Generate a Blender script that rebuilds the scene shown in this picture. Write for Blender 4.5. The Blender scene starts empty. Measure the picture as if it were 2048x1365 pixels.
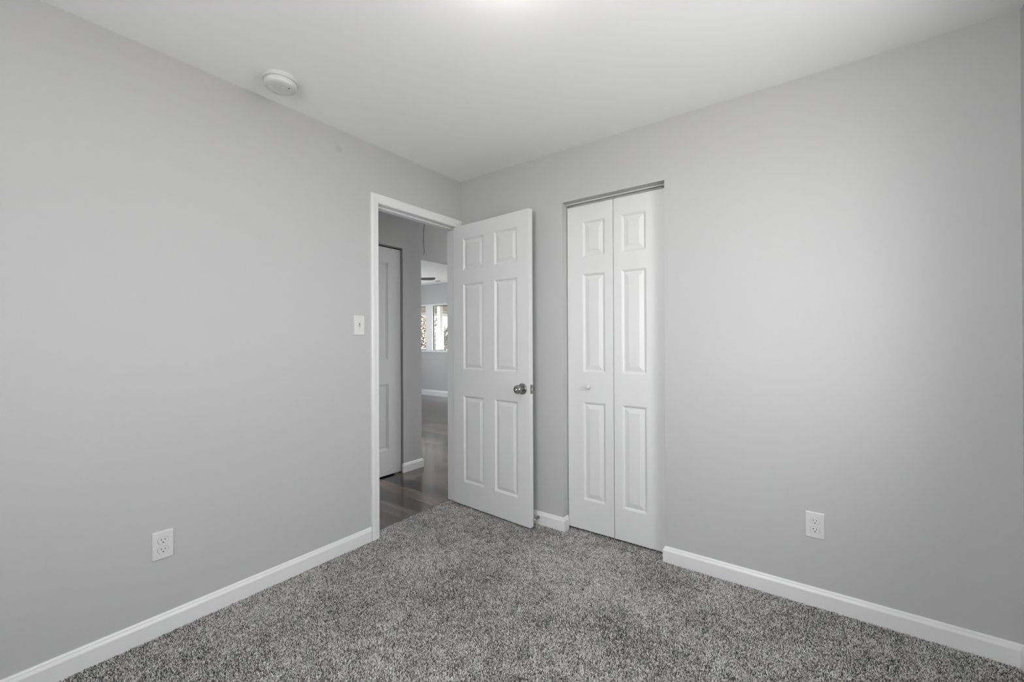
import bpy, bmesh, math, random
import numpy as np
from mathutils import Vector, Matrix

random.seed(7)
R = math.radians
SC = bpy.context.scene
COL = SC.collection

# ------------------------------------------------------------------ camera
YAW, PITCH, ROLL, FPX = R(36.274), R(0.1052), R(-0.2519), 849.2
fw = Vector((-math.sin(YAW), math.cos(YAW), 0)); rt = Vector((math.cos(YAW), math.sin(YAW), 0)); up = Vector((0, 0, 1))
f2 = fw*math.cos(PITCH) + up*math.sin(PITCH); u2 = up*math.cos(PITCH) - fw*math.sin(PITCH)
r3 = rt*math.cos(ROLL) + u2*math.sin(ROLL); u3 = u2*math.cos(ROLL) - rt*math.sin(ROLL)
cd = bpy.data.cameras.new('camera'); cam = bpy.data.objects.new('camera', cd); COL.objects.link(cam)
m = Matrix.Identity(4)
for i in range(3):
    m[i][0], m[i][1], m[i][2] = r3[i], u3[i], -f2[i]
m.translation = Vector((0, 0, 1.1995))
cam.matrix_world = m
cd.sensor_fit = 'HORIZONTAL'; cd.sensor_width = 36.0; cd.lens = FPX/2048*36.0
cd.shift_y = -1.3/2048
cd.clip_start = 0.02; cd.clip_end = 200
SC.camera = cam

# ------------------------------------------------------------------ world, sun, exposure
SC.view_settings.view_transform = 'Standard'
SC.view_settings.look = 'None'
SC.view_settings.exposure = 0.0
SC.view_settings.gamma = 1.0
SC.view_settings.use_curve_mapping = False
w = bpy.data.worlds.new('world'); SC.world = w; w.use_nodes = True
bg = w.node_tree.nodes['Background']
bg.inputs[0].default_value = (0.96, 0.97, 1.0, 1); bg.inputs[1].default_value = 7.5
sl = bpy.data.lights.new('sun', 'SUN'); so = bpy.data.objects.new('sun', sl); COL.objects.link(so)
sl.energy = 2.5; sl.angle = R(1.5); sl.color = (1, .95, .86)
so.rotation_euler = Vector((1, -.22, -.36)).to_track_quat('-Z', 'Y').to_euler()

def area(name, loc, direction, sx, sy, power, color=(1, 1, 1)):
    l = bpy.data.lights.new(name, 'AREA'); l.shape = 'RECTANGLE'; l.size = sx; l.size_y = sy
    l.energy = power; l.color = color
    o = bpy.data.objects.new(name, l); COL.objects.link(o); o.location = loc
    o.rotation_euler = Vector(direction).to_track_quat('-Z', 'Y').to_euler()
    return o
# daylight at the right bedroom window, then added fill lamps at unseen openings
area('daylight_bedroom', (0.74, 1.30, 1.50), (-1, 0, .3), .64, 1.08, 12.5)
area('fill_bedroom_front', (-.45, -1.16, 1.50), (0, 1, .55), 1.1, 1.08, 27)  # added frontal fill that evens out the closet wall
area('fill_living', (-8.38, 4.7, 1.1), (1, -.2, .9), 1.1, 1.9, 30, (.96, .98, 1))  # added fill at the unseen patio door, tilted up to lift the ceiling
area('fill_hall', (-2.72, 4.60, 1.2), (0, -1, 0), .56, 1.6, 17)  # added fill at the unseen hallway end, brightens the hall wall

# ------------------------------------------------------------------ materials
def new_mat(name):
    mt = bpy.data.materials.new(name); mt.use_nodes = True
    return mt, mt.node_tree, mt.node_tree.nodes['Principled BSDF']

def N(nt, kind, **kw):
    n = nt.nodes.new(kind)
    for k, v in kw.items(): setattr(n, k, v)
    return n

def paint(name, col, rough=.5, bump=.0, scale=300, spec=.5, metal=0.0):
    mt, nt, b = new_mat(name)
    tc = N(nt, 'ShaderNodeTexCoord')
    no = N(nt, 'ShaderNodeTexNoise'); no.inputs['Scale'].default_value = 2.5; no.inputs['Detail'].default_value = 3
    nt.links.new(tc.outputs['Object'], no.inputs['Vector'])
    cr = N(nt, 'ShaderNodeMixRGB')
    cr.inputs[1].default_value = (*[c*.985 for c in col], 1); cr.inputs[2].default_value = (*[min(1, c*1.015) for c in col], 1)
    nt.links.new(no.outputs['Fac'], cr.inputs[0]); nt.links.new(cr.outputs[0], b.inputs['Base Color'])
    b.inputs['Roughness'].default_value = rough; b.inputs['Metallic'].default_value = metal
    b.inputs['Specular IOR Level'].default_value = spec
    if bump:
        n2 = N(nt, 'ShaderNodeTexNoise'); n2.inputs['Scale'].default_value = scale; n2.inputs['Detail'].default_value = 2
        nt.links.new(tc.outputs['Object'], n2.inputs['Vector'])
        bp = N(nt, 'ShaderNodeBump'); bp.inputs['Strength'].default_value = bump; bp.inputs['Distance'].default_value = .001
        nt.links.new(n2.outputs['Fac'], bp.inputs['Height']); nt.links.new(bp.outputs[0], b.inputs['Normal'])
    return mt

WALL = paint('grey_wall_paint', (.50, .50, .50), .7, .12, 220, .25)
WALL_SCUFF = WALL.copy(); WALL_SCUFF.name = 'grey_wall_paint_scuffed'
def scuff():
    nt = WALL_SCUFF.node_tree; b = nt.nodes['Principled BSDF']; src = b.inputs['Base Color'].links[0].from_socket
    tc = N(nt, 'ShaderNodeTexCoord'); no = N(nt, 'ShaderNodeTexNoise'); no.inputs['Scale'].default_value = 25
    nt.links.new(tc.outputs['Object'], no.inputs['Vector'])
    ad = N(nt, 'ShaderNodeVectorMath', operation='SCALE'); ad.inputs['Scale'].default_value = .015; nt.links.new(no.outputs['Color'], ad.inputs[0])
    sm = N(nt, 'ShaderNodeVectorMath', operation='ADD'); nt.links.new(tc.outputs['Object'], sm.inputs[0]); nt.links.new(ad.outputs[0], sm.inputs[1])
    ds_ = N(nt, 'ShaderNodeVectorMath', operation='DISTANCE'); ds_.inputs[1].default_value = (-2.199, 1.368, 2.298); nt.links.new(sm.outputs[0], ds_.inputs[0])
    mr = N(nt, 'ShaderNodeMapRange'); mr.inputs[1].default_value = .028; mr.inputs[2].default_value = .012; mr.inputs[3].default_value = 0; mr.inputs[4].default_value = 1
    mr.interpolation_type = 'SMOOTHSTEP'; nt.links.new(ds_.outputs['Value'], mr.inputs[0])
    mx = N(nt, 'ShaderNodeMixRGB'); mx.inputs[2].default_value = (.45, .45, .45, 1); nt.links.new(mr.outputs[0], mx.inputs[0]); nt.links.new(src, mx.inputs[1]); nt.links.new(mx.outputs[0], b.inputs['Base Color'])
scuff()
CEIL = paint('white_ceiling_paint', (.93, .93, .925), .85, .12, 180, .2)
TRIM = paint('white_gloss_trim', (.77, .77, .77), .35, 0)
DOOR = paint('white_door_paint', (.71, .71, .71), .38, .05, 120)
PLASTIC = paint('white_plastic', (.68, .68, .675), .35)
DARK = paint('dark_slot', (.02, .02, .02), .6)
SLOTG = paint('grey_recess', (.25, .25, .25), .6)
NICKEL = paint('satin_nickel', (.36, .355, .35), .26, 0, 300, .5, 1.0)
STEEL = paint('bright_steel', (.70, .69, .67), .2, 0, 300, .5, 1.0)
TRACK = paint('grey_metal_track', (.22, .22, .22), .45, 0, 300, .5, .6)
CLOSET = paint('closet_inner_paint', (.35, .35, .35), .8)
VINYLW = paint('white_window_vinyl', (.85, .85, .85), .4)
BLACK = paint('black_gasket', (.02, .02, .02), .5)
FANGREY = paint('grey_fan_blade', (.22, .22, .22), .5)
CORDM = paint('dark_cord', (.06, .055, .05), .8)
PORCHW = paint('white_porch_paint', (.40, .40, .40), .5)
SOFFIT = paint('tan_soffit', (.17, .16, .125), .7)
BARK = paint('brown_bark', (.12, .09, .06), .9)
SUB = paint('subfloor', (.08, .08, .08), .9)
CONC = paint('exterior_siding', (.6, .6, .58), .8)

def wood_floor():
    mt, nt, b = new_mat('dark_plank_vinyl')
    tc = N(nt, 'ShaderNodeTexCoord'); sp = N(nt, 'ShaderNodeSeparateXYZ'); nt.links.new(tc.outputs['Object'], sp.inputs[0])
    def M(op, a, c=None):
        n = N(nt, 'ShaderNodeMath', operation=op)
        for i, v in enumerate((a, c)):
            if v is None: continue
            if isinstance(v, (int, float)): n.inputs[i].default_value = v
            else: nt.links.new(v, n.inputs[i])
        return n.outputs[0]
    yr = M('DIVIDE', sp.outputs['Y'], .145); row = M('FLOOR', yr); fy = M('FRACT', yr)
    off = M('FRACT', M('MULTIPLY', row, .377))
    xr = M('ADD', M('DIVIDE', sp.outputs['X'], 1.2), off); colm = M('FLOOR', xr); fx = M('FRACT', xr)
    cb = N(nt, 'ShaderNodeCombineXYZ'); nt.links.new(row, cb.inputs[0]); nt.links.new(colm, cb.inputs[1])
    wn = N(nt, 'ShaderNodeTexWhiteNoise', noise_dimensions='3D'); nt.links.new(cb.outputs[0], wn.inputs['Vector'])
    ramp = N(nt, 'ShaderNodeValToRGB'); nt.links.new(wn.outputs['Value'], ramp.inputs[0])
    e = ramp.color_ramp.elements
    e[0].position = 0; e[0].color = (.008, .007, .006, 1); e[1].position = 1; e[1].color = (.125, .080, .058, 1)
    for p, c in ((.35, (.018, .015, .013, 1)), (.6, (.060, .040, .030, 1)), (.8, (.085, .072, .063, 1))):
        q = e.new(p); q.color = c
    mp = N(nt, 'ShaderNodeMapping'); mp.inputs['Scale'].default_value = (.7, 9, 1); nt.links.new(tc.outputs['Object'], mp.inputs[0])
    vo = N(nt, 'ShaderNodeVectorMath', operation='ADD'); nt.links.new(mp.outputs[0], vo.inputs[0]); nt.links.new(wn.outputs['Color'], vo.inputs[1])
    gr = N(nt, 'ShaderNodeTexNoise'); gr.inputs['Scale'].default_value = 3; gr.inputs['Detail'].default_value = 6; nt.links.new(vo.outputs[0], gr.inputs['Vector'])
    gm = N(nt, 'ShaderNodeMapRange'); gm.inputs[1].default_value = .3; gm.inputs[2].default_value = .7; gm.inputs[3].default_value = .35; gm.inputs[4].default_value = 1.9
    nt.links.new(gr.outputs['Fac'], gm.inputs[0])
    mx = N(nt, 'ShaderNodeMixRGB', blend_type='MULTIPLY'); mx.inputs[0].default_value = 1
    nt.links.new(ramp.outputs[0], mx.inputs[1]); nt.links.new(gm.outputs[0], mx.inputs[2])
    seam = M('MINIMUM', M('GREATER_THAN', fy, .018), M('GREATER_THAN', fx, .003))
    mx2 = N(nt, 'ShaderNodeMixRGB'); mx2.inputs[1].default_value = (.008, .007, .006, 1); nt.links.new(seam, mx2.inputs[0]); nt.links.new(mx.outputs[0], mx2.inputs[2])
    nt.links.new(mx2.outputs[0], b.inputs['Base Color'])
    rr = N(nt, 'ShaderNodeMapRange'); rr.inputs[3].default_value = .20; rr.inputs[4].default_value = .30; b.inputs['Specular IOR Level'].default_value = .5; b.inputs['Coat Weight'].default_value = .5; b.inputs['Coat IOR'].default_value = 1.6; b.inputs['Coat Roughness'].default_value = .12; nt.links.new(gr.outputs['Fac'], rr.inputs[0])
    nt.links.new(rr.outputs[0], b.inputs['Roughness'])
    bp = N(nt, 'ShaderNodeBump'); bp.inputs['Strength'].default_value = .12; bp.inputs['Distance'].default_value = .002
    nt.links.new(gr.outputs['Fac'], bp.inputs['Height']); nt.links.new(bp.outputs[0], b.inputs['Normal'])
    return mt
PLANK = wood_floor()

def carpet_mat():
    mt, nt, b = new_mat('grey_frieze_carpet')
    at = N(nt, 'ShaderNodeAttribute', attribute_name='tuft')
    rm = N(nt, 'ShaderNodeValToRGB'); nt.links.new(at.outputs['Fac'], rm.inputs[0])
    e = rm.color_ramp.elements
    e[0].position = 0; e[0].color = (.035, .034, .033, 1); e[1].position = 1; e[1].color = (.92, .91, .89, 1)
    q = e.new(.35); q.color = (.18, .178, .174, 1)
    q = e.new(.7); q.color = (.56, .555, .545, 1)
    nt.links.new(rm.outputs[0], b.inputs['Base Color'])
    b.inputs['Roughness'].default_value = .95; b.inputs['Specular IOR Level'].default_value = .1
    return mt
CARPET = carpet_mat()

def leaf_mat(name, c0, c1, c2):
    mt, nt, b = new_mat(name)
    at = N(nt, 'ShaderNodeAttribute', attribute_name='tint')
    rm = N(nt, 'ShaderNodeValToRGB'); nt.links.new(at.outputs['Fac'], rm.inputs[0])
    e = rm.color_ramp.elements
    e[0].color = (*c0, 1); e[1].color = (*c2, 1); q = e.new(.5); q.color = (*c1, 1)
    nt.links.new(rm.outputs[0], b.inputs['Base Color']); b.inputs['Roughness'].default_value = .6
    return mt
LEAFTAN = leaf_mat('tan_autumn_leaves', (.004, .003, .002), (.055, .034, .014), (.30, .24, .15))
LEAFGRN = leaf_mat('green_leaves', (.01, .015, .003), (.05, .06, .01), (.16, .16, .04))

def glass_mat():
    mt, nt, b = new_mat('window_glass')
    nt.nodes.remove(b); out = nt.nodes['Material Output']
    tr = N(nt, 'ShaderNodeBsdfTransparent'); gl = N(nt, 'ShaderNodeBsdfGlossy'); gl.inputs['Roughness'].default_value = .02
    lw = N(nt, 'ShaderNodeLayerWeight'); lw.inputs[0].default_value = .5
    pw = N(nt, 'ShaderNodeMath', operation='POWER'); pw.inputs[1].default_value = 5; nt.links.new(lw.outputs['Facing'], pw.inputs[0])
    fr = N(nt, 'ShaderNodeMapRange'); fr.inputs[3].default_value = .01; fr.inputs[4].default_value = 1; nt.links.new(pw.outputs[0], fr.inputs[0])
    mx = N(nt, 'ShaderNodeMixShader'); nt.links.new(fr.outputs[0], mx.inputs[0]); nt.links.new(tr.outputs[0], mx.inputs[1]); nt.links.new(gl.outputs[0], mx.inputs[2])
    nt.links.new(mx.outputs[0], out.inputs[0])
    return mt
GLASS = glass_mat()

def ground_mat():
    mt, nt, b = new_mat('dry_lawn')
    no = N(nt, 'ShaderNodeTexNoise'); no.inputs['Scale'].default_value = 8; no.inputs['Detail'].default_value = 6
    rm = N(nt, 'ShaderNodeValToRGB'); nt.links.new(no.outputs['Fac'], rm.inputs[0])
    rm.color_ramp.elements[0].color = (.17, .17, .13, 1); rm.color_ramp.elements[1].color = (.36, .35, .31, 1)
    nt.links.new(rm.outputs[0], b.inputs['Base Color']); b.inputs['Roughness'].default_value = .9
    return mt
LAWN = ground_mat()

def dome_mat():
    mt, nt, b = new_mat('lit_frosted_glass')
    b.inputs['Base Color'].default_value = (.9, .9, .88, 1)
    b.inputs['Emission Color'].default_value = (1, .98, .95, 1); b.inputs['Emission Strength'].default_value = 20.0
    return mt
DOME = dome_mat()

# ------------------------------------------------------------------ helpers
def link(name, bm, mat, parent=None, smooth=False, bevel=0, loc=None, rot=None):
    bmesh.ops.recalc_face_normals(bm, faces=bm.faces)
    me = bpy.data.meshes.new(name); bm.to_mesh(me); bm.free()
    if smooth:
        for p in me.polygons: p.use_smooth = True
    me.materials.append(mat)
    o = bpy.data.objects.new(name, me); COL.objects.link(o)
    if parent: o.parent = parent
    if loc: o.location = loc
    if rot: o.rotation_euler = rot
    if bevel:
        b = o.modifiers.new('bevel', 'BEVEL'); b.width = bevel; b.segments = 2; b.limit_method = 'ANGLE'; b.angle_limit = R(40)
    if smooth:
        try:
            me.set_sharp_from_angle(angle=R(35))
        except Exception: pass
    return o

def box(bm, x0, x1, y0, y1, z0, z1):
    v = [bm.verts.new((x, y, z)) for z in (z0, z1) for y in (y0, y1) for x in (x0, x1)]
    for f in ((0, 2, 3, 1), (4, 5, 7, 6), (0, 1, 5, 4), (2, 6, 7, 3), (0, 4, 6, 2), (1, 3, 7, 5)):
        bm.faces.new([v[i] for i in f])

def boxes(*bs):
    bm = bmesh.new()
    for b in bs: box(bm, *b)
    return bm

def lathe(prof, seg=48, axis='Z', at=(0, 0, 0), flip=1):
    """prof: (radius, height) along the axis; closed at radius 0"""
    bm = bmesh.new(); rings = []
    def P(r, h, a):
        c, s = r*math.cos(a), r*math.sin(a)
        if axis == 'Z': q = (c, s, h*flip)
        elif axis == 'Y': q = (c, h*flip, s)
        else: q = (h*flip, c, s)
        return bm.verts.new((q[0]+at[0], q[1]+at[1], q[2]+at[2]))
    for r, h in prof:
        if r < 1e-6: rings.append([P(0, h, 0)])
        else: rings.append([P(r, h, 2*math.pi*k/seg) for k in range(seg)])
    for a, b in zip(rings[:-1], rings[1:]):
        for k in range(seg):
            k2 = (k+1) % seg
            if len(a) == 1 and len(b) == 1: continue
            if len(a) == 1: bm.faces.new((a[0], b[k], b[k2]))
            elif len(b) == 1: bm.faces.new((a[k], b[0], a[k2]))
            else: bm.faces.new((a[k], b[k], b[k2], a[k2]))
    for rg in (rings[0], rings[-1]):
        if len(rg) > 1: bm.faces.new(rg)
    return bm

def sweep(path, prof, z0=0.0):
    """prof: (offset from wall, height), swept with mitres; the room is on the left of the path"""
    bm = bmesh.new(); pts = [Vector(p) for p in path]; nrm = []
    for a, b in zip(pts[:-1], pts[1:]):
        d = (b-a).normalized(); nrm.append(Vector((-d.y, d.x)))
    rings = []
    for i, p in enumerate(pts):
        if i == 0: mt = nrm[0]
        elif i == len(pts)-1: mt = nrm[-1]
        else:
            a, b = nrm[i-1], nrm[i]; mt = (a+b)/(1+a.dot(b))
        rings.append([bm.verts.new((p.x+mt.x*d, p.y+mt.y*d, z0+h)) for d, h in prof])
    n = len(prof)
    for a, b in zip(rings[:-1], rings[1:]):
        for k in range(n): bm.faces.new((a[k], a[(k+1) % n], b[(k+1) % n], b[k]))
    bm.faces.new(rings[0]); bm.faces.new(rings[-1])
    return bm

def tag(o, label=None, cat=None, group=None, kind=None):
    if label: o['label'] = label
    if cat: o['category'] = cat
    if group: o['group'] = group
    if kind: o['kind'] = kind
    return o
def struct(o, label, cat): return tag(o, label, cat, kind='structure')
def empty(name, loc=(0, 0, 0), rz=0):
    o = bpy.data.objects.new(name, None); COL.objects.link(o); o.location = loc; o.rotation_euler = (0, 0, rz)
    o.empty_display_size = .05
    return o

# ------------------------------------------------------------------ dimensions
XL, YB, XR, YF, CH = -2.207, 2.355, .586, -1.0, 2.4035
T = .115
OY0, OY1, OZ = 1.616, 2.330, 2.054           # entry door opening
CX0, CX1, CZ = -1.331, -.696, 2.0742         # closet opening
WY0, WY1, WZ0, WZ1 = .95, 1.65, .95, 2.06    # bedroom window
HX = -3.13                                   # hallway far wall face
HFZ = -.008                                  # hallway floor level
LY0, LY1, LX0, LCH = 1.2, 6.60, -8.2, 2.48

# ------------------------------------------------------------------ room shell
struct(link('wall_left', boxes((XL-T, XL, YF-T, OY0-.0155, -.02, CH), (XL-T, XL, OY1+.0155, YB+T, -.02, CH), (XL-T, XL, OY0-.0155, OY1+.0155, OZ+.0115, CH)), WALL_SCUFF),
       'plain light grey wall on the left with the doorway at its far end', 'wall')
struct(link('wall_back', boxes((XL, CX0, YB, YB+T, -.02, CH), (CX1, XR+T, YB, YB+T, -.02, CH), (CX0, CX1, YB, YB+T, CZ, CH)), WALL),
       'light grey wall on the right holding the closet opening', 'wall')
struct(link('wall_right', boxes((XR, XR+T, YF-T, WY0, -.02, CH), (XR, XR+T, WY1, YB, -.02, CH), (XR, XR+T, WY0, WY1, -.02, WZ0), (XR, XR+T, WY0, WY1, WZ1, CH)), WALL),
       'grey side wall showing only as a sliver at the right edge', 'wall')
FX0, FX1 = -1.02, .12                        # added window behind the viewpoint, lights the closet wall
struct(link('wall_front', boxes((XL, FX0, YF-T, YF, -.02, CH), (FX1, XR, YF-T, YF, -.02, CH), (FX0, FX1, YF-T, YF, -.02, WZ0), (FX0, FX1, YF-T, YF, WZ1, CH)), WALL), 'grey wall behind the viewpoint', 'wall')
struct(link('ceiling', boxes((XL-T, XR+T, YF-T, YB+T, CH, CH+.08)), CEIL), 'flat white bedroom ceiling', 'ceiling')
struct(link('floor', boxes((XL-.07, XR+T, YF-T, YB+.9, -.08, -.016)), SUB), 'underlay floor beneath the grey bedroom carpet', 'floor')

# closet interior
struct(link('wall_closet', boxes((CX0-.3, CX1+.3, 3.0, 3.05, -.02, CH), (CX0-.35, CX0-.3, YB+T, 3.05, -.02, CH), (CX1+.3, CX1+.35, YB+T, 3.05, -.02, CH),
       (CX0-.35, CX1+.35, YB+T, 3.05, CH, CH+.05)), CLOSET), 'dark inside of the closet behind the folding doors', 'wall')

# hallway and living room shell
HY0, HY1 = .9, 4.4
struct(link('floor_hall', boxes((LX0, XL-.073, HY0-.1, LY1, -.08, HFZ)), PLANK), 'dark brown wood-look plank floor of hallway and living room', 'floor')
HC0, HC1 = 1.78, 2.566      # hallway closet opening
LO0, LO1, LOZ = 2.786, 4.2, 2.018
struct(link('wall_hall', boxes((HX-T, HX, HY0-.1, HC0, -.02, CH), (HX-T, HX, HC1, LO0, -.02, CH), (HX-T, HX, HC0, HC1, 2.062, CH),
       (HX-T, HX, LO0, LO1, LOZ, CH), (HX-T, HX, LO1, LY1, -.02, CH)), WALL),
       'grey hallway wall seen through the doorway, between folding door and living room opening', 'wall')
struct(link('wall_hall_end', boxes((HX, XL-T, HY0-.1, HY0, -.02, CH), (HX, -3.02, HY1, HY1+.1, -.02, CH), (-2.42, XL-T, HY1, HY1+.1, -.02, CH), (-3.02, -2.42, HY1, HY1+.1, -.02, .35), (-3.02, -2.42, HY1, HY1+.1, 2.06, CH), (XL-T, XL-T+.1, YB+T, HY1, -.02, CH)), WALL),
       'grey end walls closing the hallway', 'wall')
struct(link('ceiling_hall', boxes((HX-T, XL-T, HY0-.1, HY1+.1, CH, CH+.08)), CEIL), 'white hallway ceiling above the door head', 'ceiling')
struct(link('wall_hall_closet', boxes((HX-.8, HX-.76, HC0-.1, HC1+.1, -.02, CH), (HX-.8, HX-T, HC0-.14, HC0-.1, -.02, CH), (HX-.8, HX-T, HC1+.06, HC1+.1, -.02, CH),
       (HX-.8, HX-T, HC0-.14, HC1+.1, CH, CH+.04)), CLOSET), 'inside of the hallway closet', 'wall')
# living room far wall with window
PY0, PY1 = 4.1, 5.3     # unseen patio door, added to let sun onto the living room floor
LW0, LW1, LZ0, LZ1 = -8.05, -5.75, .985, 2.045
struct(link('wall_living_back', boxes((LX0, LW0, LY1, LY1+T, -.02, LCH), (LW1, HX-T, LY1, LY1+T, -.02, LCH), (LW0, LW1, LY1, LY1+T, -.02, LZ0), (LW0, LW1, LY1, LY1+T, LZ1, LCH)), WALL),
       'grey far wall of the living room around the window', 'wall')
struct(link('wall_living_side', boxes((LX0-.1, LX0, LY0-.1, PY0, -.02, LCH), (LX0-.1, LX0, PY1, LY1+T, -.02, LCH), (LX0-.1, LX0, PY0, PY1, 2.08, LCH), (LX0, HX-.8, LY0-.1, LY0, -.02, LCH)), WALL), 'grey outer walls of the living room', 'wall')
struct(link('ceiling_living', boxes((LX0-.1, HX-T, LY0-.1, LY1+T, LCH, LCH+.08)), CEIL), 'white living room ceiling seen past the hallway', 'ceiling')

# baseboards
PROF = [(0, -.012), (.0135, -.012), (.0135, .060), (.0125, .0635), (.0085, .0720), (.0075, .0765), (.0045, .0800), (.0035, .0822), (0, .0822)]
CG = .013
struct(link('baseboard_left', sweep([(XL, OY0-.055), (XL, YF)], PROF), TRIM), 'white baseboard along the left wall up to the door casing', 'baseboard')
struct(link('baseboard_back', sweep([(CX0, YB+.052), (CX0, YB), (XL+.016, YB)], PROF), TRIM), 'short white baseboard between open door and closet', 'baseboard')
struct(link('baseboard_back_right', sweep([(XR, YB), (CX1, YB), (CX1, YB+.052)], PROF), TRIM), 'long white baseboard right of the closet', 'baseboard')
struct(link('baseboard_right', sweep([(XR, YF), (XR, YB-.0135)], PROF), TRIM), 'white baseboard at the lower right corner', 'baseboard')
PH = [(d, h+HFZ) for d, h in PROF]
struct(link('baseboard_hall', sweep([(HX-T, LO0), (HX, LO0), (HX, HC1), (HX-.012, HC1)], PH), TRIM), 'short white baseboard in the hallway on dark planks', 'baseboard')
PLV = [(d, h*1.5+HFZ) for d, h in PROF]
struct(link('baseboard_living', sweep([(HX-T-.01, LY1), (LX0, LY1)], PLV), TRIM), 'white baseboard under the living room window', 'baseboard')

# ------------------------------------------------------------------ entry door casing and jamb
cs = empty('trim_1', (XL, OY0, 0))
struct(cs, 'white casing and jamb around the open bedroom doorway', 'door frame')
def rel(bm, o):
    bmesh.ops.translate(bm, verts=bm.verts, vec=-Vector(o.location)); return bm
def casing_bm(b, thick=.014):
    return boxes(b)
CP = [(0, 0), (.055, 0), (.055, .0135), (.050, .0155), (.038, .0155), (.016, .0115), (.010, .0125), (.004, .0100), (0, .0060)]  # across width (from inner edge), thickness
def casing(kind):
    """mitred profiled casing: left leg and head"""
    bm = bmesh.new()
    i0, o0 = OY0-.003, OY0-.055      # inner, outer y on the left
    zi, zo = OZ-.005+.0, 2.111
    if kind == 'leg':
        A = [(XL+t, OY0+.002-wd, -.012) for wd, t in CP]; B = [(XL+t, OY0+.002-wd, zi+wd) for wd, t in CP]
    else:
        A = [(XL+t, OY0+.002-wd, zi+wd) for wd, t in CP]; B = [(XL+t, YB-.001, zi+wd) for wd, t in CP]
    va = [bm.verts.new(p) for p in A]; vb = [bm.verts.new(p) for p in B]; n = len(CP)
    for k in range(n): bm.faces.new((va[k], va[(k+1) % n], vb[(k+1) % n], vb[k]))
    bm.faces.new(va); bm.faces.new(vb)
    return bm
link('side_casing', rel(casing('leg'), cs), TRIM, cs)
link('head_casing', rel(casing('head'), cs), TRIM, cs)
link('side_casing', rel(boxes((XL, XL+.0135, OY1, YB-.001, -.012, OZ-.006)), cs), TRIM, cs)
J0, J1 = XL-T-.002, XL+.001
link('side_jamb', rel(boxes((J0, J1, OY1, OY1+.015, HFZ, OZ)), cs), TRIM, cs, bevel=.001)
link('side_jamb', rel(boxes((J0, J1, OY0-.015, OY0, HFZ, OZ)), cs), TRIM, cs, bevel=.001)
link('head_jamb', rel(boxes((J0, J1, OY0, OY1, OZ-.004, OZ+.011)), cs), TRIM, cs, bevel=.001)
link('door_stop_strip', rel(boxes((XL-.085, XL-.040, OY1-.011, OY1, HFZ, OZ-.004)), cs), TRIM, cs, bevel=.002)
link('door_stop_strip', rel(boxes((XL-.085, XL-.040, OY0, OY0+.011, HFZ, OZ-.004)), cs), TRIM, cs, bevel=.002)
link('head_stop_strip', rel(boxes((XL-.085, XL-.040, OY0+.011, OY1-.011, OZ-.015, OZ-.004)), cs), TRIM, cs, bevel=.002)
sp = link('strike_plate', rel(boxes((XL-.030, XL+.004, OY0-.0002, OY0+.0022, .865, .925), (XL+.001, XL+.0045, OY0-.001, OY0+.004, .873, .917)), cs), BLACK, cs)
sp['label'] = 'dark strike plate lip on the casing edge'

# ------------------------------------------------------------------ panel doors
def slab(W, H, TH, xs, zs, panels):
    """front face y=0 facing -Y, back face y=TH; panels: set of (i,j) cells left open"""
    bm = bmesh.new()
    for y in (0, TH):
        g = [[bm.verts.new((x, y, z)) for x in xs] for z in zs]
        for j in range(len(zs)-1):
            for i in range(len(xs)-1):
                if (i, j) in panels: continue
                bm.faces.new((g[j][i], g[j][i+1], g[j+1][i+1], g[j+1][i]))
        if y == 0: f = g
        else: b = g
    nx, nz = len(xs), len(zs)
    for i in range(nx-1):
        bm.faces.new((f[0][i], f[0][i+1], b[0][i+1], b[0][i])); bm.faces.new((f[-1][i], f[-1][i+1], b[-1][i+1], b[-1][i]))
    for j in range(nz-1):
        bm.faces.new((f[j][0], f[j+1][0], b[j+1][0], b[j][0])); bm.faces.new((f[j][-1], f[j+1][-1], b[j+1][-1], b[j][-1]))
    return bm
def panel(x0, x1, z0, z1, prof, TH):
    bm = bmesh.new()
    for y0, s in ((0, 1), (TH, -1)):
        rings = []
        for d, dep in prof:
            y = y0+s*dep
            rings.append([bm.verts.new(p) for p in ((x0+d, y, z0+d), (x1-d, y, z0+d), (x1-d, y, z1-d), (x0+d, y, z1-d))])
        for a, b in zip(rings[:-1], rings[1:]):
            for k in range(4): bm.faces.new((a[k], a[(k+1) % 4], b[(k+1) % 4], b[k]))
        bm.faces.new(rings[-1])
    # no recalculation across open shells is needed: both faces are single sheets
    return bm
P6 = [(0, 0), (.003, .0035), (.007, .0050), (.011, .0085), (.015, .0090), (.036, .0030), (.0375, .0022)]
PB = [(0, 0), (.003, .0025), (.006, .0030), (.009, .0062), (.012, .0085), (.015, .0088), (.040, .0032), (.0415, .0024)]
P2 = [(0, 0), (.004, .0045), (.012, .0055), (.017, .0090), (.022, .0092), (.040, .0060)]
def panel_door(parent, W, H, TH, cols, rows, prof, mat, nm='door_panel'):
    xs = [0]+[v for c in cols for v in c]+[W]; zs = [0]+[v for r in rows for v in r]+[H]
    cells = {(1+2*i, 1+2*j) for i in range(len(cols)) for j in range(len(rows))}
    s = link('door_leaf', slab(W, H, TH, xs, zs, cells), mat, parent, bevel=.0018)
    for c in cols:
        for r in rows:
            link(nm, panel(c[0], c[1], r[0], r[1], prof, TH), mat, s)
    return s

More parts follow.
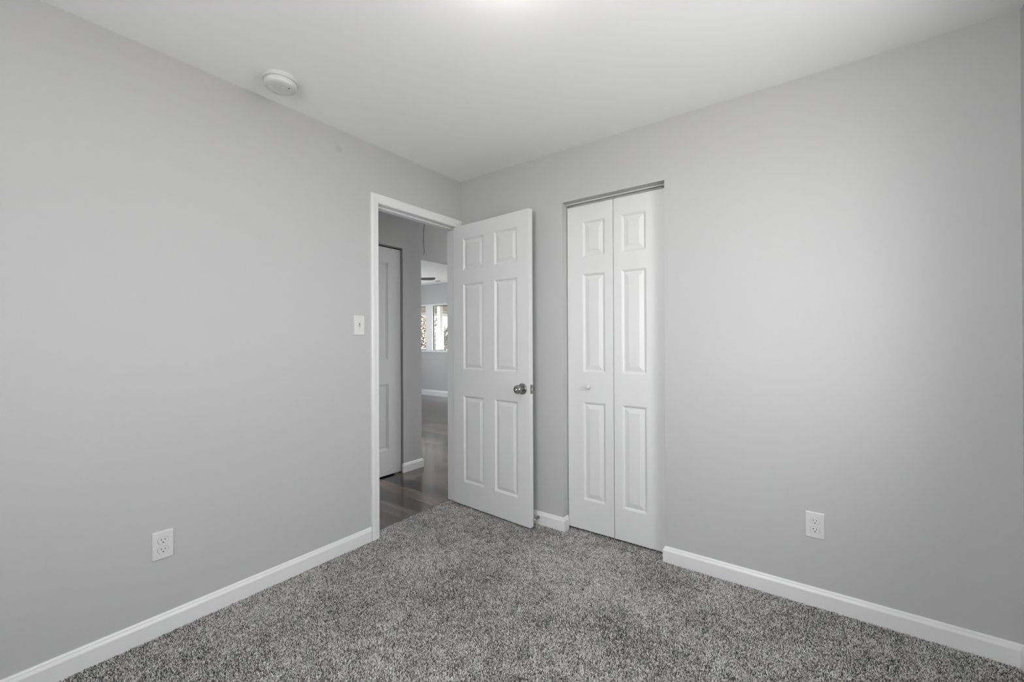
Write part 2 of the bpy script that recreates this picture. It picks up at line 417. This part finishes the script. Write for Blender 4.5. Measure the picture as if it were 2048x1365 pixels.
# entry door, standing open
Z0 = .012
d1 = empty('door_1', (-2.2127, 2.2826, Z0), -R(3.94))
struct(d1, 'open white six-panel bedroom door with a round satin nickel knob', 'door')
DW = .712
leaf = panel_door(d1, DW, 2.032, .035, [(.106, .308), (.412, .612)], [(.172, .793), (.985, 1.602), (1.706, 1.930)], P6, DOOR)
def knob(parent, x, z, side, TH=.035):
    y0, s = (0, -1) if side < 0 else (TH, 1)
    k = link('door_knob', lathe([(0, .0), (.014, .0), (.0135, .022), (.0165, .030), (.0255, .036), (.0285, .046), (.0275, .056), (.0225, .062), (.013, .064), (.0125, .062), (0, .062)], 48, 'Y', (x, y0, z), s), NICKEL, parent, smooth=True)
    k['label'] = 'round satin nickel knob'
    link('rosette', lathe([(0, 0), (.0365, 0), (.0365, .0025), (.033, .008), (.022, .012), (0, .012)], 48, 'Y', (x, y0, z), s), NICKEL, k, smooth=True)
    link('lock_button', lathe([(0, .061), (.0065, .061), (.0065, .0665), (.004, .068), (.0015, .0655), (0, .0655)], 24, 'Y', (x, y0, z), s), STEEL, k, smooth=True)
knob(d1, .654, .880, -1); knob(d1, .654, .880, 1)
lp = link('latch_plate', boxes((DW-.0005, DW+.0016, .0062, .0288, .852, .909)), NICKEL, d1, bevel=.0008)
bm = bmesh.new(); v = [bm.verts.new(p) for p in ((DW, .011, .872), (DW+.012, .013, .872), (DW, .025, .872), (DW, .011, .889), (DW+.012, .013, .889), (DW, .025, .889))]
for f in ((0, 1, 2), (3, 5, 4), (0, 3, 4, 1), (1, 4, 5, 2), (2, 5, 3, 0)): bm.faces.new([v[i] for i in f])
link('latch_bolt', bm, STEEL, lp)
for z in (.862, .899):
    link('plate_screw', lathe([(0, 0), (.0035, 0), (.003, .0006), (0, .0006)], 16, 'X', (DW+.0016, .0175, z), 1), STEEL, lp)
for z in (.18, 1.0, 1.82):
    hg = link('hinge', lathe([(0, -.045), (.0055, -.045), (.0055, .045), (0, .045)], 16, 'Z', (-.004, .041, z), 1), NICKEL, d1, smooth=True)

# closet bifold door
d2 = empty('door_2', (CX0, 2.414, .014))
struct(d2, 'closed white folding closet door with two three-panel leaves and a small round knob', 'door')
BT = .030; LW = .309
rowsB = [(.188, .802), (.990, 1.604), (1.710, 1.933)]
for i, x0 in enumerate((.0045, .0045+LW+.003)):
    cell = [(.1085, .256)] if i == 0 else [(.050, .197)]
    s = panel_door(d2, LW, 2.038, BT, cell, rowsB, PB, DOOR)
    s.location.x = x0
kb = link('closet_knob', lathe([(0, 0), (.0075, 0), (.0075, .008), (.010, .012), (.0155, .018), (.0165, .024), (.0135, .030), (.006, .033), (0, .0335)], 32, 'Y', (.152, 0, .901), -1), PLASTIC, d2, smooth=True)
kb['label'] = 'small round white knob'
for x in (.030, .605):
    link('pivot_pin', lathe([(0, 2.036), (.004, 2.036), (.004, 2.050), (0, 2.050)], 12, 'Z', (x, .015, 0), 1), STEEL, d2)
link('floor_pivot_bracket', boxes((.60, .630, .004, .028, -.016, -.003)), TRACK, d2)
tk = link('closet_track', boxes((CX0+.001, CX1-.001, 2.409, 2.412, 2.0665, CZ), (CX0+.001, CX1-.001, 2.446, 2.449, 2.0645, CZ), (CX0+.001, CX1-.001, 2.412, 2.446, CZ-.002, CZ)), PLASTIC)
tag(tk, 'thin pale metal track above the folding closet doors', 'door track')

# hallway folding closet door
d3 = empty('door_3', (HX-.022, HC1-.012, 0.004), -math.pi/2+math.pi)
d3.rotation_euler = (0, 0, R(90))
d3.location = (HX-.022, HC0+.004, .004)
struct(d3, 'white two-panel folding door across the hallway', 'door')
HL = .3845
for i in range(2):
    cell = [(.048, .245)] if i == 1 else [(.14, .337)]
    s = panel_door(d3, HL, 2.040, .030, cell, [(.225, .815), (1.035, 1.905)], P2, DOOR)
    s.location.x = i*(HL+.003)
link('floor_pivot_bracket', boxes((.70, .755, .002, .020, -.011, -.004)), STEEL, d3)
tag(link('hall_closet_track', boxes((HX-.05, HX-.018, HC0, HC1, 2.052, 2.062)), TRACK), 'dark metal track above the hallway folding door', 'door track')

# ------------------------------------------------------------------ outlets and switch
def rrect(w, h, r, n=6):
    pts = []
    for cx, cy, a0 in ((w/2-r, h/2-r, 0), (-w/2+r, h/2-r, 90), (-w/2+r, -h/2+r, 180), (w/2-r, -h/2+r, 270)):
        for k in range(n+1):
            a = R(a0+90*k/n); pts.append((cx+r*math.cos(a), cy+r*math.sin(a)))
    return pts
def stack(outlines):
    """outlines: list of (points, depth) lofted along -Y (towards the room)"""
    bm = bmesh.new(); rings = [[bm.verts.new((x, -d, z)) for x, z in pts] for pts, d in outlines]; n = len(rings[0])
    for a, b in zip(rings[:-1], rings[1:]):
        for k in range(n): bm.faces.new((a[k], a[(k+1) % n], b[(k+1) % n], b[k]))
    bm.faces.new(rings[0]); bm.faces.new(rings[-1]); return bm
def sc(pts, s, dx=0, dz=0): return [(x*s+dx, z*s+dz) for x, z in pts]
def plate(w=.0715, h=.1155):
    return stack([(rrect(w, h, .003), 0), (rrect(w, h, .003), .0025), (rrect(w-.003, h-.003, .003), .0048), (rrect(w-.007, h-.007, .002), .0058)])
def oval(dz):
    pts = []
    for k in range(40):
        a = 2*math.pi*k/40; x, z = .0175*math.cos(a), .0175*math.sin(a)
        pts.append((x, max(-.0135, min(.0135, z))+dz))
    return pts
def outlet(loc, rz, label):
    o = empty('wall_outlet', loc, rz); tag(o, label, 'outlet')
    link('cover_plate', plate(), PLASTIC, o)
    for dz in (.0195, -.0195):
        ov = oval(0)
        g = link('receptacle_gap', stack([(sc(ov, 1.05, 0, dz), .0055), (sc(ov, 1.05, 0, dz), .0060)]), SLOTG, o)
        rc = link('receptacle', stack([(sc(ov, 1, 0, dz), .005), (sc(ov, 1, 0, dz), .0074), (sc(ov, .96, 0, dz), .0080)]), PLASTIC, o)
        for x, hh in ((-.0063, .0042), (.0063, .0034)):
            link('blade_slot', boxes((x-.0011, x+.0011, -.00815, -.0075, dz+.0035-hh, dz+.0035+hh)), DARK, rc)
        link('ground_hole', lathe([(0, 0), (.0025, 0), (.0025, .0006), (0, .0006)], 16, 'Y', (0, -.0076, dz-.0078), -1), DARK, rc)
    s = link('plate_screw', lathe([(0, 0), (.0028, 0), (.0022, .001), (0, .001)], 16, 'Y', (0, -.0057, 0), -1), PLASTIC, o)
    return o
outlet((XL, .560, .3645), R(90), 'white duplex outlet low on the left wall')
outlet((-.0355, YB, .3625), 0, 'white duplex outlet on the wall right of the closet')
sw = empty('light_switch', (XL, 1.484, 1.297), R(90)); tag(sw, 'white light switch beside the doorway casing', 'light switch')
link('cover_plate', plate(.0695, .1155), PLASTIC, sw)
link('toggle_slot', boxes((-.0052, .0052, -.0061, -.0052, -.0120, .0120)), SLOTG, sw)
bm = boxes((-.0042, .0042, -.0075, 0, -.0058, .0058)); bmesh.ops.rotate(bm, cent=(0, 0, 0), matrix=Matrix.Rotation(R(-25), 3, 'X'), verts=bm.verts)
tg = boxes((-.0038, .0038, -.019, -.002, -.0045, .0045)); bmesh.ops.rotate(tg, cent=(0, 0, 0), matrix=Matrix.Rotation(R(28), 3, 'X'), verts=tg.verts); bm.free()
link('toggle', tg, PLASTIC, sw, bevel=.0008)
for z in (.030, -.030):
    link('plate_screw', lathe([(0, 0), (.0026, 0), (.002, .001), (0, .001)], 16, 'Y', (0, -.0057, z), -1), PLASTIC, sw)

# ------------------------------------------------------------------ smoke detector
sd = empty('smoke_detector', (-2.000, .942, CH)); tag(sd, 'round white smoke detector on the ceiling near the left wall', 'smoke detector')
link('mounting_base', lathe([(0, 0), (.0735, 0), (.0745, .003), (.0745, .007), (.0725, .009), (.0725, .011), (.0735, .0125), (.0725, .016), (.068, .0165), (0, .0165)], 72, 'Z', (0, 0, 0), -1), PLASTIC, sd, smooth=True)
cv = link('cover', lathe([(0, .0165), (.0655, .0165), (.0655, .0185), (.0675, .0195), (.0675, .0330), (.0660, .0375), (.0620, .0405), (.0500, .0425), (.040, .0430), (0, .0430)], 72, 'Z', (0, 0, 0), -1), PLASTIC, sd, smooth=True)
bt = link('test_button', lathe([(0, .0425), (.0135, .0425), (.0135, .0445), (.0115, .0462), (.0095, .0452), (.0060, .0450), (.0050, .0462), (0, .0465)], 40, 'Z', (.012, .008, 0), -1), PLASTIC, sd, smooth=True)
link('button_gap', lathe([(0, .0425), (.0150, .0425), (.0150, .0433), (0, .0433)], 40, 'Z', (.012, .008, 0), -1), SLOTG, sd)
link('vent_slot', boxes((.030, .040, .020, .0235, -.0436, -.0428)), DARK, sd)
bm = bmesh.new()
pr = []
for k in range(13):
    a = R(150+k*8); pr.append((math.cos(a), math.sin(a)))
for r0, r1 in ((.036, .050),):
    A = [bm.verts.new((r0*c, r0*s_, -.0425)) for c, s_ in pr]; B = [bm.verts.new((r1*c, r1*s_, -.0425)) for c, s_ in pr]
    A2 = [bm.verts.new(((r0+.002)*c, (r0+.002)*s_, -.0445)) for c, s_ in pr]; B2 = [bm.verts.new(((r1-.002)*c, (r1-.002)*s_, -.0445)) for c, s_ in pr]
    for k in range(12):
        bm.faces.new((A2[k], A2[k+1], B2[k+1], B2[k])); bm.faces.new((A[k], A[k+1], A2[k+1], A2[k])); bm.faces.new((B[k], B[k+1], B2[k+1], B2[k]))
    bm.faces.new((A[0], B[0], B2[0], A2[0])); bm.faces.new((A[-1], B[-1], B2[-1], A2[-1]))
link('sounder_ridge', bm, PLASTIC, sd)

# ------------------------------------------------------------------ door stop on the baseboard
ds = empty('door_stop', (-1.509, YB-.0135, .046)); tag(ds, 'small metal door stop on the baseboard behind the open door', 'door stop')
link('flange', lathe([(0, 0), (.0105, 0), (.0108, .002), (.0085, .012), (.0050, .028), (0, .028)], 32, 'Y', (0, 0, 0), -1), NICKEL, ds, smooth=True)
link('rod', lathe([(0, .02), (.0040, .02), (.0036, .047), (0, .047)], 24, 'Y', (0, 0, 0), -1), NICKEL, ds, smooth=True)
link('rubber_tip', lathe([(0, .046), (.006, .046), (.006, .053), (.004, .055), (0, .055)], 24, 'Y', (0, 0, 0), -1), PLASTIC, ds, smooth=True)

# ------------------------------------------------------------------ bedroom ceiling light (just above the frame)
cl = empty('ceiling_light', (-.66, .93, CH)); tag(cl, 'round opal glass ceiling light in the middle of the bedroom ceiling', 'ceiling light')
link('light_base', lathe([(0, 0), (.065, 0), (.065, .010), (.055, .018), (0, .018)], 48, 'Z', (0, 0, 0), -1), TRIM, cl, smooth=True)
link('light_stem', lathe([(0, .015), (.018, .015), (.018, .045), (0, .045)], 24, 'Z', (0, 0, 0), -1), NICKEL, cl, smooth=True)
link('light_dome', lathe([(0, .042), (.06, .043), (.11, .050), (.138, .066), (.146, .085), (.138, .105), (.110, .124), (.06, .135), (0, .138)], 48, 'Z', (0, 0, 0), -1), DOME, cl, smooth=True)

# ------------------------------------------------------------------ windows
def window(name, axis, face, a0, a1, z0, z1, panes, label, side=1):
    """axis 'X': the wall runs along X at y=face; axis 'Y': along Y at x=face; depth goes outwards"""
    wn = empty(name, (a0, face, z0) if axis == 'X' else (face, a0, z0)); struct(wn, label, 'window')
    def B(p0, p1, q0, q1, h0, h1):
        if side < 0: q0, q1 = 2*face-q1, 2*face-q0
        return (p0, p1, q0, q1, h0, h1) if axis == 'X' else (q0, q1, p0, p1, h0, h1)
    F = .045; y0, y1 = face+.03, face+.09
    
    link('window_frame', rel(boxes(B(a0, a0+F, y0, y1, z0, z1), B(a1-F, a1, y0, y1, z0, z1), B(a0+F, a1-F, y0, y1, z0, z0+.022), B(a0+F, a1-F, y0, y1, z1-F, z1)), wn), VINYLW, wn, bevel=.003)
    link('window_sill', rel(boxes(B(a0-.02, a1+.02, face-.02, face+.03, z0-.022, z0)), wn), TRIM, wn, bevel=.003)
    for (p0, p1) in panes:
        g = link('gasket', rel(boxes(B(p0, p0+.012, y0+.020, y1-.020, z0+.022, z1-F), B(p1-.012, p1, y0+.020, y1-.020, z0+.022, z1-F), B(p0+.012, p1-.012, y0+.020, y1-.020, z0+.022, z0+.030), B(p0+.012, p1-.012, y0+.020, y1-.020, z1-F-.010, z1-F)), wn), BLACK, wn)
        link('window_pane', rel(boxes(B(p0+.012, p1-.012, y0+.028, y0+.033, z0+.030, z1-F-.010)), wn), GLASS, wn)
    for (p0, p1), (q0, q1) in zip(panes[:-1], panes[1:]):
        link('mullion', rel(boxes(B(p1, q0, y0-.012, y1, z0+.022, z1-F)), wn), VINYLW, wn, bevel=.004)
    return wn
window('window_1', 'Y', XR, WY0, WY1, WZ0, WZ1, [(WY0+.045, WY1-.045)], 'white framed bedroom window on the right side wall')
window('added_window_front', 'X', YF, FX0, FX1, WZ0, WZ1, [(FX0+.045, -.46), (-.44, FX1-.045)], 'white framed window added behind the viewpoint to light the closet wall', -1)
window('added_patio_door', 'Y', LX0, PY0, PY1, .0, 2.08, [(PY0+.045, 4.68), (4.72, PY1-.045)], 'unseen glazed patio door added to bring light into the living room', -1)
window('added_window_hall', 'X', HY1, -3.02, -2.42, .35, 2.06, [(-2.975, -2.465)], 'unseen tall narrow window added to brighten the hallway')  # unseen opening, added for light on the hall wall and folding door
window('window_2', 'X', LY1, LW0, LW1, LZ0, LZ1, [(LW0+.045, -7.29), (-7.075, LW1-.045)], 'white living room window with dried foliage and a porch column beyond')

# ------------------------------------------------------------------ attic pull cord
bm = bmesh.new(); prev = None
ptsc = [(-2.75+.004*math.sin(k*1.3), 2.485+.006*math.sin(k*.9+1)-.0006*k, CH-k*(CH-1.945)/16) for k in range(17)]
for x, y, z in ptsc:
    ring = [bm.verts.new((x+.0022*math.cos(a), y+.0022*math.sin(a), z)) for a in [2*math.pi*j/8 for j in range(8)]]
    if prev:
        for k in range(8): bm.faces.new((prev[k], prev[(k+1) % 8], ring[(k+1) % 8], ring[k]))
    else: bm.faces.new(ring)
    prev = ring
bm.faces.new(prev)
tag(link('pull_cord', bm, CORDM, smooth=True), 'thin dark pull cord hanging from the hallway ceiling', 'cord')

# ------------------------------------------------------------------ living room ceiling fan and register
tipx, tipy, fz = -4.744, 4.499, 2.15
ux, uy = .806, .592
hub = (tipx-.64*ux, tipy-.64*uy)
fan = empty('ceiling_fan', (hub[0], hub[1], LCH)); tag(fan, 'grey-bladed ceiling fan in the living room, one blade tip showing', 'ceiling fan')
link('canopy', lathe([(0, 0), (.07, 0), (.065, .03), (.03, .06), (0, .06)], 32, 'Z', (0, 0, 0), -1), PORCHW, fan, smooth=True)
link('downrod', lathe([(0, .05), (.012, .05), (.012, .24), (0, .24)], 16, 'Z', (0, 0, 0), -1), PORCHW, fan, smooth=True)
link('motor_housing', lathe([(0, .23), (.05, .23), (.10, .26), (.11, .31), (.10, .36), (.06, .38), (0, .38)], 40, 'Z', (0, 0, 0), -1), PORCHW, fan, smooth=True)
link('light_bowl', lathe([(0, .38), (.075, .38), (.09, .41), (.06, .45), (0, .465)], 32, 'Z', (0, 0, 0), -1), PLASTIC, fan, smooth=True)
a0 = math.atan2(uy, ux)
for k in range(5):
    pts = [(x, y) for x, y in ((.14, -.045), (.60, -.065), (.625, -.058), (.64, -.035), (.64, .035), (.625, .058), (.60, .065), (.14, .045))]
    bm = bmesh.new()
    va = [bm.verts.new((x, y, .004)) for x, y in pts]; vb = [bm.verts.new((x, y, -.004)) for x, y in pts]
    bm.faces.new(va); bm.faces.new(vb)
    for i in range(8): bm.faces.new((va[i], va[(i+1) % 8], vb[(i+1) % 8], vb[i]))
    box(bm, .09, .20, -.015, .015, -.012, -.004)
    bmesh.ops.transform(bm, matrix=Matrix.Rotation(a0+k*2*math.pi/5, 4, 'Z') @ Matrix.Rotation(R(24), 4, 'X'), verts=bm.verts)
    bmesh.ops.translate(bm, verts=bm.verts, vec=(0, 0, fz-LCH))
    link('fan_blade', bm, FANGREY, fan)
rg = link('ceiling_register', boxes((-6.62, -6.51, 6.28, 6.34, LCH-.006, LCH)), FANGREY)
tag(rg, 'small grey vent on the living room ceiling near its far wall', 'vent')

# ------------------------------------------------------------------ outside the living room window
struct(link('ground', boxes((-40, 12, LY1+T+.02, 40, -.55, -.45), (XR+T+.02, 20, -12, LY1+T+.02, -.55, -.45), (LX0, XR+T+.02, -12, YF-T-.02, -.55, -.45)), LAWN), 'dry lawn outside the windows', 'ground')
pr_ = empty('porch_roof', (-8, 7.9, 2.25)); tag(pr_, 'tan porch soffit with white beam outside the living room window', 'porch roof')
link('soffit', rel(boxes((-11.0, -6.3, LY1+T+.03, 12.4, 2.20, 2.26)), pr_), SOFFIT, pr_)
link('beam', rel(boxes((-11.12, -10.98, LY1+T+.03, 12.4, 2.10, 2.26)), pr_), PORCHW, pr_)
link('fascia', rel(boxes((-11.12, -6.3, 12.4, 12.44, 2.10, 2.30)), pr_), PORCHW, pr_)
for k in range(10):
    link('soffit_batten', rel(boxes((-10.9, -6.4, 7.1+k*.52, 7.14+k*.52, 2.19, 2.20)), pr_), BARK, pr_)
pc = empty('porch_column', (-8.79, 8.52, -.45)); tag(pc, 'white porch column seen through the living room window', 'porch column')
link('shaft', boxes((-.0575, .0575, -.0575, .0575, 2.07, 2.65)), PORCHW, pc, bevel=.004)
link('lower_shaft', boxes((-.10, .07, -.085, .085, 0, 2.07)), PORCHW, pc, bevel=.006)

def shrub(name, c, rad, n, mat, label, cat='shrub', group=None, seed=0):
    rng = np.random.default_rng(seed)
    o = empty(name, (c[0], c[1], -.45)); tag(o, label, cat, group)
    # branches
    bm = bmesh.new()
    for k in range(16):
        a = rng.uniform(0, 6.28); tilt = rng.uniform(.1, .8); L = rad[2]*rng.uniform(1.2, 1.9)
        p = Vector((rng.uniform(-.2, .2), rng.uniform(-.2, .2), 0)); d = Vector((math.cos(a)*tilt, math.sin(a)*tilt, 1)).normalized(); prev = None
        for s in range(5):
            q = p + d*L*s/4 + Vector((rng.uniform(-.06, .06), rng.uniform(-.06, .06), 0)); r = .022*(1-s/5)
            ring = [bm.verts.new((q.x+r*math.cos(t), q.y+r*math.sin(t), q.z)) for t in (0, 1.57, 3.14, 4.71)]
            if prev:
                for j in range(4): bm.faces.new((prev[j], prev[(j+1) % 4], ring[(j+1) % 4], ring[j]))
            prev = ring
    link('branches', bm, BARK, o)
    u = rng.normal(size=(n, 3)); u /= np.linalg.norm(u, axis=1)[:, None]; rr = rng.uniform(.35, 1, n)**.5
    P = u*rr[:, None]*np.array(rad) + np.array([0, 0, rad[2]+.25])
    A = rng.normal(size=(n, 3)); A /= np.linalg.norm(A, axis=1)[:, None]
    B = np.cross(A, rng.normal(size=(n, 3))); B /= np.linalg.norm(B, axis=1)[:, None]
    s = rng.uniform(.026, .068, n)[:, None]
    V = np.stack([P-A*s, P+B*s*.45, P+A*s, P-B*s*.45], 1).reshape(-1, 3)
    me = bpy.data.meshes.new('foliage'); me.from_pydata([], [], [])
    me.vertices.add(4*n); me.vertices.foreach_set('co', V.astype(np.float32).ravel())
    me.loops.add(4*n); me.loops.foreach_set('vertex_index', np.arange(4*n, dtype=np.int32))
    me.polygons.add(n); me.polygons.foreach_set('loop_start', np.arange(0, 4*n, 4, dtype=np.int32)); me.polygons.foreach_set('loop_total', np.full(n, 4, dtype=np.int32))
    at = me.attributes.new('tint', 'FLOAT', 'POINT'); at.data.foreach_set('value', np.repeat(rng.uniform(0, 1, n), 4).astype(np.float32))
    me.update(); me.validate(); me.materials.append(mat)
    f = bpy.data.objects.new('foliage', me); COL.objects.link(f); f.parent = o
G = 'autumn shrubs beyond the porch'
shrub('autumn_shrub', (-13.95, 12.3), (.82, .8, 1.45), 4200, LEAFTAN, 'tall tan-leaved shrub showing in the left pane of the living room window', group=G, seed=1)
shrub('autumn_shrub', (-12.35, 11.3), (.85, .75, 1.30), 3800, LEAFTAN, 'tan-leaved shrub just left of the white porch column', group=G, seed=2)
shrub('autumn_shrub', (-12.95, 13.9), (.95, .85, 1.45), 4000, LEAFTAN, 'tan-leaved shrub right of the white porch column, behind the green bush', group=G, seed=3)
shrub('green_bush', (-10.1, 10.05), (.50, .40, .95), 3000, LEAFGRN, 'small green bush right of the white porch column', seed=4)

# ------------------------------------------------------------------ carpet: tufts of cut pile on a backing
def value_noise(x, y, s, rng):
    n = 64; g = rng.uniform(0, 1, (n, n)); fx, fy = x/s+17.3, y/s+9.1
    ix, iy = np.floor(fx).astype(int), np.floor(fy).astype(int); tx, ty = fx-ix, fy-iy
    tx, ty = tx*tx*(3-2*tx), ty*ty*(3-2*ty)
    a, b, c, d = g[ix % n, iy % n], g[(ix+1) % n, iy % n], g[ix % n, (iy+1) % n], g[(ix+1) % n, (iy+1) % n]
    return (a*(1-tx)+b*tx)*(1-ty)+(c*(1-tx)+d*tx)*ty
def carpet():
    rng = np.random.default_rng(11); st = .0033
    gx, gy = np.meshgrid(np.arange(XL-.078, XR, st), np.arange(YF, YB+.12, st), indexing='ij')
    x = gx.ravel()+rng.uniform(-.5, .5, gx.size)*st; y = gy.ravel()+rng.uniform(-.5, .5, gx.size)*st
    e = .0142
    room = (x > XL+e) & (x < XR-e) & (y > YF+e) & (y < YB-e)
    door = (x <= XL+e) & (x > XL-.075+.004*np.sin(y*90)) & (y > OY0+.002) & (y < OY1-.001)
    clos = (y >= YB-e) & (x > CX0+.014) & (x < CX1-.014)
    k = room | door | clos
    # density thins out in the part of the floor behind the viewpoint
    vis = (y > .37 + (x+2.01)*(2.26-.37)/(2.58) - .75)
    k &= vis | (rng.uniform(0, 1, x.size) < .28)
    x, y = x[k], y[k]; n = x.size
    big = value_noise(x, y, .28, rng)*.6+value_noise(x, y, .12, rng)*.4
    mid = value_noise(x, y, .035, rng)
    h = .0062 + rng.uniform(-.0018, .0016, n) + (mid-.5)*.0018
    la = rng.uniform(0, 2*np.pi, n); lm = rng.uniform(.0006, .0048, n)
    lx = np.cos(la)*lm + (big-.5)*.003; ly = np.sin(la)*lm + (big-.5)*.003
    r0 = .0015; r1 = rng.uniform(.0007, .0013, n); ph = rng.uniform(0, 2.1, n)
    V = np.zeros((n, 6, 3), np.float32)
    for j in range(3):
        a = ph+j*2*np.pi/3
        V[:, j, 0] = x+r0*np.cos(a); V[:, j, 1] = y+r0*np.sin(a); V[:, j, 2] = -.0055
        V[:, 3+j, 0] = x+lx+r1*np.cos(a+.5); V[:, 3+j, 1] = y+ly+r1*np.sin(a+.5); V[:, 3+j, 2] = -.0055+h+rng.uniform(-.001, .001, n)
    # keep leaning tips off the walls
    tint = np.clip(rng.normal(.60, .34, n) + (big-.5)*.28 + (mid-.5)*.18, 0, 1)  # broad mottling paints the shading of leaning pile into the tuft colour
    q = np.array([0, 1, 4, 3, 1, 2, 5, 4, 2, 0, 3, 5]); t = np.array([3, 4, 5])
    base = (np.arange(n)*6)[:, None]
    loops = np.concatenate([base+q, base+t], 1).ravel().astype(np.int32)
    tot = np.tile(np.array([4, 4, 4, 3], np.int32), n); start = np.concatenate([[0], np.cumsum(tot)[:-1]]).astype(np.int32)
    # backing sheet
    bk = np.array([(XL+.001, YF+.001), (XR-.001, YF+.001), (XR-.001, YB-.001), (XL+.001, YB-.001), (XL-.07, OY0+.003), (XL+.001, OY0+.003), (XL+.001, OY1-.003), (XL-.07, OY1-.003),
                   (CX0+.015, YB-.001), (CX1-.015, YB-.001), (CX1-.015, YB+.13), (CX0+.015, YB+.13)], np.float32)
    BV = np.concatenate([bk, np.full((12, 1), -.0045, np.float32)], 1)
    nv = 6*n
    verts = np.concatenate([V.reshape(-1, 3), BV]); loops = np.concatenate([loops, np.arange(nv, nv+12, dtype=np.int32)])
    start = np.concatenate([start, [15*n, 15*n+4, 15*n+8]]).astype(np.int32); tot = np.concatenate([tot, [4, 4, 4]]).astype(np.int32)
    me = bpy.data.meshes.new('carpet')
    me.vertices.add(len(verts)); me.vertices.foreach_set('co', verts.astype(np.float32).ravel())
    me.loops.add(len(loops)); me.loops.foreach_set('vertex_index', loops)
    me.polygons.add(len(start)); me.polygons.foreach_set('loop_start', start); me.polygons.foreach_set('loop_total', tot)
    at = me.attributes.new('tuft', 'FLOAT', 'POINT')
    at.data.foreach_set('value', np.concatenate([np.repeat(tint, 6), np.full(12, .1)]).astype(np.float32))
    me.update(); me.materials.append(CARPET)
    o = bpy.data.objects.new('carpet', me); COL.objects.link(o)
    tag(o, 'speckled grey cut-pile carpet covering the bedroom floor', 'carpet', kind='stuff')
carpet()
